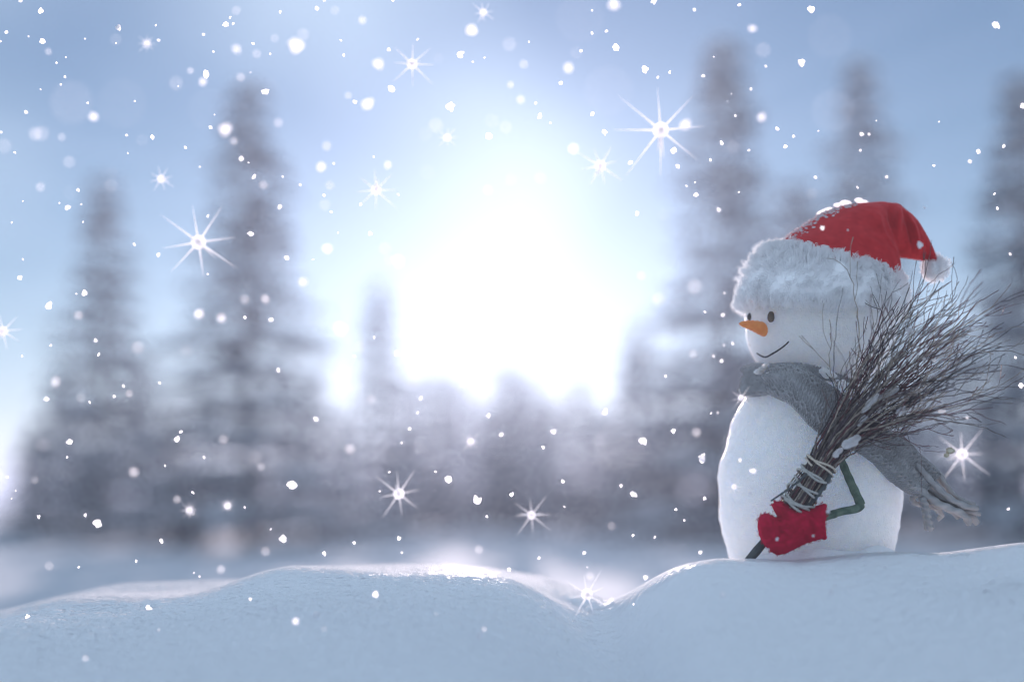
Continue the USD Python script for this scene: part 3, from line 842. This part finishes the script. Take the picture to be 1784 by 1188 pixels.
SPEC = [  # twigs that stand apart: points, radius mm, look
    ([(1470, 716), (1478, 690), (1490, 640), (1495, 585), (1493, 545), (1484, 500), (1472, 466), (1456, 453), (1438, 449)], 1.9, 'twig_tan', -12, 4),
    ([(1472, 705), (1459, 670), (1454, 620), (1458, 560), (1467, 502)], 1.3, 'twig_purple', -14, 0), ([(1473, 712), (1456, 672), (1446, 640), (1448, 600), (1445, 557)], 1.7, 'twig_tan', -16, 2),
    ([(1478, 700), (1463, 668), (1480, 620), (1506, 566)], 1.0, 'twig_purple', -10, 1), ([(1484, 690), (1497, 640), (1522, 570), (1518, 540), (1508, 522)], 1.3, 'twig_tan', -8, 3),
    ([(1490, 680), (1515, 610), (1530, 560), (1524, 525), (1518, 498)], 1.3, 'twig_grey', -6, 3), ([(1488, 690), (1515, 640), (1543, 575), (1554, 512)], 1.4, 'twig_purple', -6, 0),
    ([(1500, 680), (1540, 610), (1575, 555), (1596, 515), (1607, 490), (1606, 444)], 1.7, 'twig_grey', -6, 4), ([(1500, 690), (1545, 620), (1585, 565), (1612, 530), (1630, 487)], 1.5, 'twig_tan', -2, 4),
    ([(1510, 690), (1560, 620), (1615, 560), (1660, 515), (1666, 490), (1656, 457)], 1.6, 'twig_grey', 0, 4), ([(1510, 690), (1580, 610), (1640, 550), (1672, 515), (1686, 482)], 1.5, 'twig_grey', 2, 5),
    ([(1520, 690), (1600, 625), (1670, 570), (1715, 545), (1745, 515), (1762, 493)], 1.7, 'twig_tan', 4, 5), ([(1520, 700), (1610, 620), (1680, 560), (1730, 530), (1786, 511)], 1.5, 'twig_purple', 4, 4),
    ([(1530, 700), (1630, 615), (1700, 565), (1745, 538), (1790, 526)], 1.4, 'twig_grey', 5, 4), ([(1530, 710), (1620, 660), (1700, 612), (1745, 582), (1790, 555)], 1.6, 'twig_purple', 7, 5),
    ([(1540, 700), (1640, 640), (1720, 590), (1760, 570), (1792, 572)], 1.4, 'twig_tan', 6, 4), ([(1550, 710), (1640, 650), (1700, 618), (1740, 610), (1790, 622)], 1.5, 'twig_grey', 9, 3),
    ([(1540, 730), (1610, 690), (1670, 652), (1720, 637), (1755, 636), (1790, 645)], 1.6, 'twig_purple', 11, 3), ([(1550, 735), (1620, 712), (1690, 692), (1730, 676), (1790, 640)], 1.6, 'twig_tan', 14, 3),
    ([(1545, 740), (1610, 722), (1670, 705), (1720, 692), (1760, 672), (1786, 655)], 1.5, 'twig_maroon', 15, 3), ([(1540, 750), (1590, 738), (1660, 715), (1700, 690), (1722, 640), (1723, 610)], 1.4, 'twig_tan', 13, 2),
    ([(1510, 772), (1560, 757), (1600, 750), (1633, 742)], 1.3, 'twig_maroon', 18, 2), ([(1500, 768), (1540, 772), (1590, 778), (1634, 780)], 1.2, 'twig_purple', 20, 0),
    ([(1520, 752), (1560, 752), (1590, 774), (1622, 790), (1648, 788)], 1.2, 'twig_maroon', 17, 1), ([(1500, 770), (1545, 745), (1575, 750), (1585, 769)], 1.1, 'twig_black', 19, 1)]
for k, (pts, r, mt, q, sh) in enumerate(SPEC):
    rs = np.random.default_rng(77 + k)
    dp = rs.uniform(-.018, .012)
    w = [bundle_point(0, q, dp), bundle_point(100, q, dp)] + [P(x, y, 2.36 + dp - .02 * j / len(pts)) for j, (x, y) in enumerate(pts)]
    twig(w, r * .001, mt, 500 + k, sh, .12)
for px, py, rr, lb in ((1655, 785, .0075, None), (1649, 793, .005, None)):
    c = P(px, py, 2.352)
    a = np.linspace(0, 2 * np.pi, 11)[:-1]
    rim = np.stack([rr * np.cos(a) * (1 + .25 * np.cos(3 * a)), .002 * np.cos(2 * a), rr * .75 * np.sin(a)], -1)
    obj('dry_leaf', (np.vstack([rim + c, [c + [0, -.002, 0]], [c + [0, .0005, 0]]]), np.vstack([[(i, (i + 1) % 10, 10) for i in range(10)], [((i + 1) % 10, i, 11) for i in range(10)]])), 'dry_leaf', broom, at=broom_at)


def wrap(s0, s1, turns, rad, phase, n=120, hand=1, grow=1.0):
    t = np.linspace(0, 1, n)
    a = phase + hand * t * turns * 2 * np.pi
    R = .0268 * grow
    out = []
    for tt, aa in zip(t, a):
        out.append(bundle_point(s0 + (s1 - s0) * tt + 3.0 * math.sin(aa * 1.37 + s0) + 1.5 * math.sin(aa * 2.9), R * math.cos(aa) / 2.36 * 2500, -R * math.sin(aa) * .92))
    return tube(np.array(out), rad, 6)


obj('cord', join([wrap(8, 78, 2.6, .0021, .4), wrap(8, 80, 2.6, .0020, 2.4, hand=-1, grow=1.06), wrap(4, 10, 1.3, .0021, 1.0, grow=1.03)]), 'cord', broom, at=broom_at)
say(obj('cord', wrap(84, 95, 2.3, .0017, 2.0, grow=1.02), 'pale_cord', broom, at=broom_at), 'pale cord coil at the top of the binding')
kn = [wrap(76, 84, .9, .0022, 2.6, 40, grow=1.1)]
obj('loose_stick', tube(spline([P(1343, 872.5, 2.332), P(1366, 857, 2.33), P(1392, 838, 2.332), P(1408, 822, 2.338)], 20), np.linspace(.0014, .0024, 20), 6), 'dark_stick', broom, at=broom_at)
obj('loose_stick', tube(spline([P(1405, 885, 2.35), P(1421, 866, 2.345), P(1436, 846, 2.346), P(1448, 822, 2.352)], 24), .0032 * (1 + .5 * np.abs(np.sin(np.arange(24) * .8))), 6), 'dark_stick', broom, at=broom_at)
CL = [(1482, 770, .021, .013, .5, 'largest snow clump lodged low in the broom twigs'), (1459, 787, .011, .007, .8, 'small snow clump just above the cord binding'), (1520, 700, .022, .007, .75, 'long snow streak between the middle broom twigs'),
      (1548, 684, .016, .007, .7, 'snow lump on the broom right of the long streak'), (1503, 731, .013, .006, .8, 'thin snow streak low on the left of the broom'), (1571, 714, .012, .007, .6, 'snow patch at the lower right of the broom'),
      (1640, 716, .007, .005, .2, 'snow bit on the long lower right twig'), (1584, 576, .006, .005, -.5, 'snow bit high up in the broom twigs'), (1627, 628, .006, .004, -.6, 'snow bit in the middle of the broom twigs')]
for k, (px, py, w, h, a, lb) in enumerate(CL):
    clump('snow_clump', px, py, 2.330 + .006 * math.sin(k * 2.2), w * 1.0, h * 1.0, lb, 40 + k, a, pieces=7, mat='flake')

# ------------------------------------------------------------------ falling snow and solid star glints
TILES = [((0, 0), """105,5,22 212,57,32 33,168,24 3,215,14 148,190,10 219,215,34 250,268,24b 266,119,8f 612,145,36 600,205,28f 600,225,12 806,133,16 820,210,18 440,202,12 340,297,10 293,327,14 335,399,14 314,439,11 210,464,12 134,581,22 453,534,18
483,605,48b 185,693,44f 215,692,42f 5,685,16 22,757,34f 77,790,14 320,711,24b 655,700,14 735,725,16f 788,709,30 697,524,16 661,793,9 358,837,30f 576,893,16f 575,960,28f 405,984,20 365,995,16f 351,1073,34 119,1041,14 307,1051,12 420,1058,12 61,1152,12 430,1149,10
1168,130,36 1190,93,16 1206,125,20 1055,180,18 1104,269,12 1224,258,44b 1309,226,18 1328,280,30b 985,367,24b 910,432,34f 922,447,10 1066,385,48 1090,660,22 1165,672,84b 1110,595,10 1250,820,28 1285,842,9 1314,914,30 959,763,18 1034,864,12 1075,1118,16 1296,376,10
1222,57,30b 760,227,30b 1245,400,30b 1210,730,32b 208,967,34b 1050,425,48b 370,530,100n 632,535,80n 1080,570,80n"""),
 ((450, 0), """113,64,14 303,44,26 342,3,20 395,55,24b 540,105,34b 695,3,18 85,200,22b 62,280,12 195,235,98b 232,180,30f 427,210,14 442,287,18 38,477,50 674,258,20 620,333,74b 825,205,20 689,463,46 499,527,32 567,537,80b 466,497,22b 1105,158,84b 1045,282,46 1110,322,18 1170,300,12 932,303,18f
1298,232,34f 995,553,52 1305,440,32b 105,636,30b 355,755,34b 325,863,50b 390,847,16 28,957,34b 370,960,32b 340,1010,20 216,957,16 112,1071,24 377,1097,14 345,1060,26f 126,914,11 919,650,34f 862,697,22f 1193,705,42 1211,626,26f 1280,660,32f 670,855,38b 596,812,14 530,1058,24 724,1008,14 872,893,20f 1307,930,24f 1186,983,28f"""),
 ((900, 0), """505,25,84b 712,8,34 391,57,14 390,173,18 465,163,18 515,247,48 64,218,12 334,265,22 308,273,20f 38,334,30b 267,351,50b 230,430,24 665,358,48 730,400,18 793,374,16 965,395,26 919,52,22 1152,28,20 1221,150,44b 1277,260,32f 1289,344,20 1020,296,12 1111,487,12 1090,525,18 1131,600,18 1059,740,28 1118,760,26f
1003,829,18 1202,778,16 923,944,11 929,1007,36 879,963,14 1150,995,14 1045,1085,34b 760,1113,18f 625,1106,30 834,862,32 588,841,24 455,685,32 392,590,28 120,604,34 99,534,16 20,517,34b 175,637,14 295,770,56b 122,922,28f 875,645,56b 812,780,44 1267,608,44b 1213,462,14 475,470,90n 330,100,80n"""),
 ((1334, 0), """233,50,46 1190,130,46 183,325,52 59,667,30 144,706,20 102,758,28 273,678,12 497,695,28 535,696,16 490,778,14 572,626,9 475,971,18 626,916,20 256,919,24 240,1001,18f 1330,548,34 1100,786,26 1058,837,28 1230,757,16 896,631,10 870,857,16 1183,1003,16 1199,1079,18 819,1073,12 294,1180,34 425,1190,12 345,575,90n 330,190,70n"""),
 ((0, 400), """695,77,16 819,131,20 118,154,12 103,248,30 438,329,34 395,332,12 250,394,48 406,443,36b 263,599,20 114,654,18 495,573,24 511,646,16 288,787,52b 241,877,30 420,872,24b 464,892,16 638,808,20 591,863,22 669,848,28b 825,792,18 714,610,34f 1027,438,48b 1145,458,46b 1266,360,36b 1267,455,20 1295,22,34 1075,230,14
963,625,26f 358,1097,36 347,1176,14 222,1110,34f 915,1083,36 936,1046,16 1055,1178,18 1318,1175,30f 1155,1087,36b"""),
 ((450, 400), """149,147,32 284,155,18 355,100,56b 230,271,52b 37,361,34b 64,466,32 103,729,26 300,981,30 424,512,74b 580,20,32 414,16,12 726,163,48f 676,158,24f 655,97,30f 599,558,12 498,655,12 718,641,36 801,774,30f 840,872,30 824,947,14 782,1029,18 742,1102,12 584,878,26b 523,605,28f 446,870,16f 827,1125,20f 1059,806,22 1190,964,32 1256,1059,30 472,1134,40b"""),
 ((900, 400), """645,237,28b 733,359,34f 920,297,48f 975,426,14 1067,441,32f 1075,329,12 911,643,36b 655,668,22f 1073,599,20f 1117,588,26f 1061,678,34f 1018,654,14 770,757,16 456,944,46 190,1044,34 137,1126,20 654,1095,52 811,1041,32 960,1182,50 418,1090,20f 1005,950,11 1039,946,10 930,1048,34b 530,1120,110n"""),
 ((0, 788), """39,128,18 82,198,14 60,238,12 182,145,26b 200,332,22 442,324,20 506,367,46 853,68,14 997,207,16 917,243,26b 836,459,26 705,562,18 255,587,28b 408,592,12 1003,622,12 1032,641,12 442,1064,20 567,1113,26 822,918,18 1295,757,18 1265,283,12 692,102,40b 985,302,52b 1177,274,38b 1142,605,38b 767,803,40 142,846,34"""),
 ((450, 788), """176,171,54 127,445,46 65,397,12 38,513,30b 15,75,26b 340,522,28 495,467,20 729,444,24 743,516,14 677,102,18 627,201,14 982,138,46 916,99,14 1133,249,54 1182,332,18 1142,502,30b 1310,217,30 1297,603,28 87,806,24 191,873,40 302,837,36 342,911,14 920,835,20 1043,886,22 1148,948,40 1169,914,16 1045,979,12 1294,1045,26 605,733,40 126,1013,12"""),
 ((900, 788), """239,151,22 540,172,18 604,217,46 960,30,50 247,280,12 490,380,24b 602,428,18 823,294,18 867,350,12 973,238,20 715,437,12 349,519,22 117,546,20 366,592,14 380,637,32b 951,516,30 668,646,30 1068,737,34 490,760,22 1058,815,14 749,920,14 909,1124,20 1150,1117,20 590,1172,24 605,783,12 1206,213,22 1220,286,14 1219,325,16 1222,97,40 1156,39,20"""),
 ((1334, 788), """126,68,34 336,722,38 357,686,18 477,817,20 738,818,28f 617,593,26f 273,860,12 419,997,16 60,448,20 246,432,18 12,502,20 324,305,26 685,1077,11 1255,293,16"""),
 ((0, 0), """4758,1268,50 5225,1315,14 4182,1500,22 4790,1805,18 4780,1856,18 5252,1849,20 5282,1995,36 5003,2161,18 3985,2085,12""")]
ZC = [(310, 'left of the tallest spruce'), (560, 'in front of the tallest spruce'), (760, 'by the left rim of the glow'), (1080, 'before the bright glow'), (1255, 'between the glow and the snowman'), (1580, 'before the snowman'), (3000, 'right of the snowman')]
ZR = [(150, 'near the top'), (330, 'high up'), (560, 'at hat height'), (760, 'at scarf height'), (940, 'at mitten height'), (3000, 'before the snow mounds')]


def mound_distance(px, py):
    for d in np.arange(1.75, 2.9, .01):
        p = P(px, py, d)
        if p[2] < drift(np.array([p[0]]), np.array([p[1]]))[0]:
            return d
    return 9.0


def zone(px, py):
    r = next(n for x, n in ZR if py < x)
    if py >= 940:
        return ('over the left snow mound' if px < 620 else 'over the dip between the mounds' if px < 1070 else 'over the right snow mound')
    return r + ' ' + next(n for x, n in ZC if px < x)


nf = 0
fine, flakes = [], []
for (ox, oy), text in TILES:
    for item in text.split():
        kind = item[-1] if item[-1] in 'bfn' else 's'
        x, y, w = (float(q) for q in item.rstrip('bfn').split(','))
        px, py, w = ox + x / 2.969, oy + y / 2.969, w / 2.969
        rs = np.random.default_rng(5000 + nf)
        md = mound_distance(px, py) if py > 930 else 9.0
        if md < 3:
            d = md - rs.uniform(.02, .07)
        elif 1240 < px < 1720 and 345 < py < 985:
            d = rs.uniform(2.25, 2.29)
        elif kind == 's':
            d = rs.uniform(2.33, 2.56)
        elif kind == 'b':
            d = rs.choice([rs.uniform(1.98, 2.08), rs.uniform(2.95, 3.15)])
        elif kind == 'f':
            d = rs.uniform(3.2, 3.8)
        else:
            d = rs.uniform(1.05, 1.2)
        r = w * d / 2500 / 2 * {'s': .80, 'b': .62, 'f': .58, 'n': .42}[kind]
        v, f = lump(r, 2 if w > 5 else 1, .85, 1.3, 100 + nf, (rs.uniform(.85, 1.1), rs.uniform(.2, .3), rs.uniform(.8, 1.1) if w > 6 else rs.uniform(.8, 1.5)))
        R = trimesh.transformations.rotation_matrix(rs.uniform(-.9, .9), [0, 1, 0])[:3, :3] @ trimesh.transformations.rotation_matrix(rs.uniform(-.6, .6), [0, 0, 1])[:3, :3]
        if w < 4.8:
            fine.append((v @ R.T + P(px, py, d), f))
        else:
            flakes.append((px, w, kind, zone(px, py), (v @ R.T + P(px, py, d), f)))
        nf += 1
say(obj('fine_snowfall', join(fine), 'flake'), 'scatter of the finest snow grains falling through the air', 'snowfall', kind='stuff')
ORD = ['leftmost', 'second from left', 'third from left', 'fourth from left', 'fifth from left', 'sixth from left', 'seventh from left', 'eighth from left', 'ninth from left', 'tenth from left']
kinds = {}
for fl_ in sorted(flakes, key=lambda q: q[0]):
    px, w, kind, zn, mesh_ = fl_
    size = 'small' if w < 8 else 'medium' if w < 13 else 'large'
    kinds.setdefault(f"{size} {'crisp' if kind == 's' else 'blurred'}|{zn}", []).append(fl_)
for key, fs_ in kinds.items():
    sz, zn = key.split('|')
    for q, fl_ in enumerate(fs_):
        o = obj('snowflake', fl_[4], 'flake')
        say(o, f'{sz} snowflake {zn}' + (f', {ORD[min(q, 9)]}' if len(fs_) > 1 else ''), 'snowflake', 'snowflakes falling through the air')

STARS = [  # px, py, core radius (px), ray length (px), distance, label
    (718, 112, 11.5, 44, 2.36, 'modelled star glint high above the left rim of the glow'), (842, 22, 8, 22, 2.36, 'small modelled star glint at the top edge above the glow'), (779, 240, 8, 20, 2.38, 'small modelled star glint above the glow, below the high large one'),
    (655, 331, 11, 42, 2.38, 'modelled star glint above the slim faint spruce'), (1151, 227, 18, 92, 2.36, 'largest modelled star glint, right of the glow high up'), (1046, 289, 12, 44, 2.38, 'modelled star glint just left below the largest one'),
    (281, 312, 8.5, 24, 2.38, 'small modelled star glint left of the tallest spruce top'), (346, 422, 17, 80, 2.36, 'big modelled star glint left of the tallest spruce'), (5, 577, 11, 36, 2.36, 'modelled star glint cut by the left picture edge'),
    (695, 860, 12.5, 46, 2.36, 'modelled star glint low above the left snow mound'), (820, 769, 8, 22, 2.37, 'small modelled star glint below the glow'), (926, 897, 9.5, 42, 2.37, 'modelled star glint above the dip between the mounds'),
    (1023, 1035, 13, 44, 2.30, 'bright modelled star glint in the dip between the mounds'), (1676, 791, 13, 56, 2.40, 'modelled star glint right of the scarf tail'), (1291, 693, 6.5, 24, 2.28, 'small modelled star glint at the left of the snowman neck'),
    (1279, 848, 5.5, 20, 2.28, 'small modelled star glint on the left flank of the snowman'), (256, 76, 7, 18, 2.4, 'small modelled star glint in the upper left sky'), (330, 889, 8, 20, 2.40, 'small modelled star glint low in front of the left spruces'), (396, 881, 6, 16, 2.4, 'tiny modelled star glint right of the low small one')]
for k, (px, py, rc, ray, d, lb) in enumerate(STARS):  # sparkles of light modelled as solid lumps, their rays as needles
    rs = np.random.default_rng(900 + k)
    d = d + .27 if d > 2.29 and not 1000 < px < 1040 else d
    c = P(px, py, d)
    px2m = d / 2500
    cr = thing('star_glint', lb, 'ice crystal', c)
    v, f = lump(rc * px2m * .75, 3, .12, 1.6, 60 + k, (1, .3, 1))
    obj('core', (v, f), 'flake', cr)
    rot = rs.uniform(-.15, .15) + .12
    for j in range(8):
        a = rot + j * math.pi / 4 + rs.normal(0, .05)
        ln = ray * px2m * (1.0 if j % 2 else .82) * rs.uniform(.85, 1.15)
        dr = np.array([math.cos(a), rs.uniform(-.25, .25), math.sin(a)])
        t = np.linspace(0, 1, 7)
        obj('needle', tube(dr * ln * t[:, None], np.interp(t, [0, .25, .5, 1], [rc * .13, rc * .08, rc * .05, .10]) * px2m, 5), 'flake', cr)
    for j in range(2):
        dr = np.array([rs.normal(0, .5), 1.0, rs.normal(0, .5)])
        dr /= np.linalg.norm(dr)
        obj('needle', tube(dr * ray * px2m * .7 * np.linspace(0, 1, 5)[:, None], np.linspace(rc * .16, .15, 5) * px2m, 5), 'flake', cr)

# ------------------------------------------------------------------ the frosty air
hz = trimesh.creation.box(bounds=[[-450, -50, -3.0], [450, 450, 5.9]])
h = obj('haze', hz, 'haze', smooth=False)
say(h, 'pale frosty haze filling the whole clearing', kind='stuff')
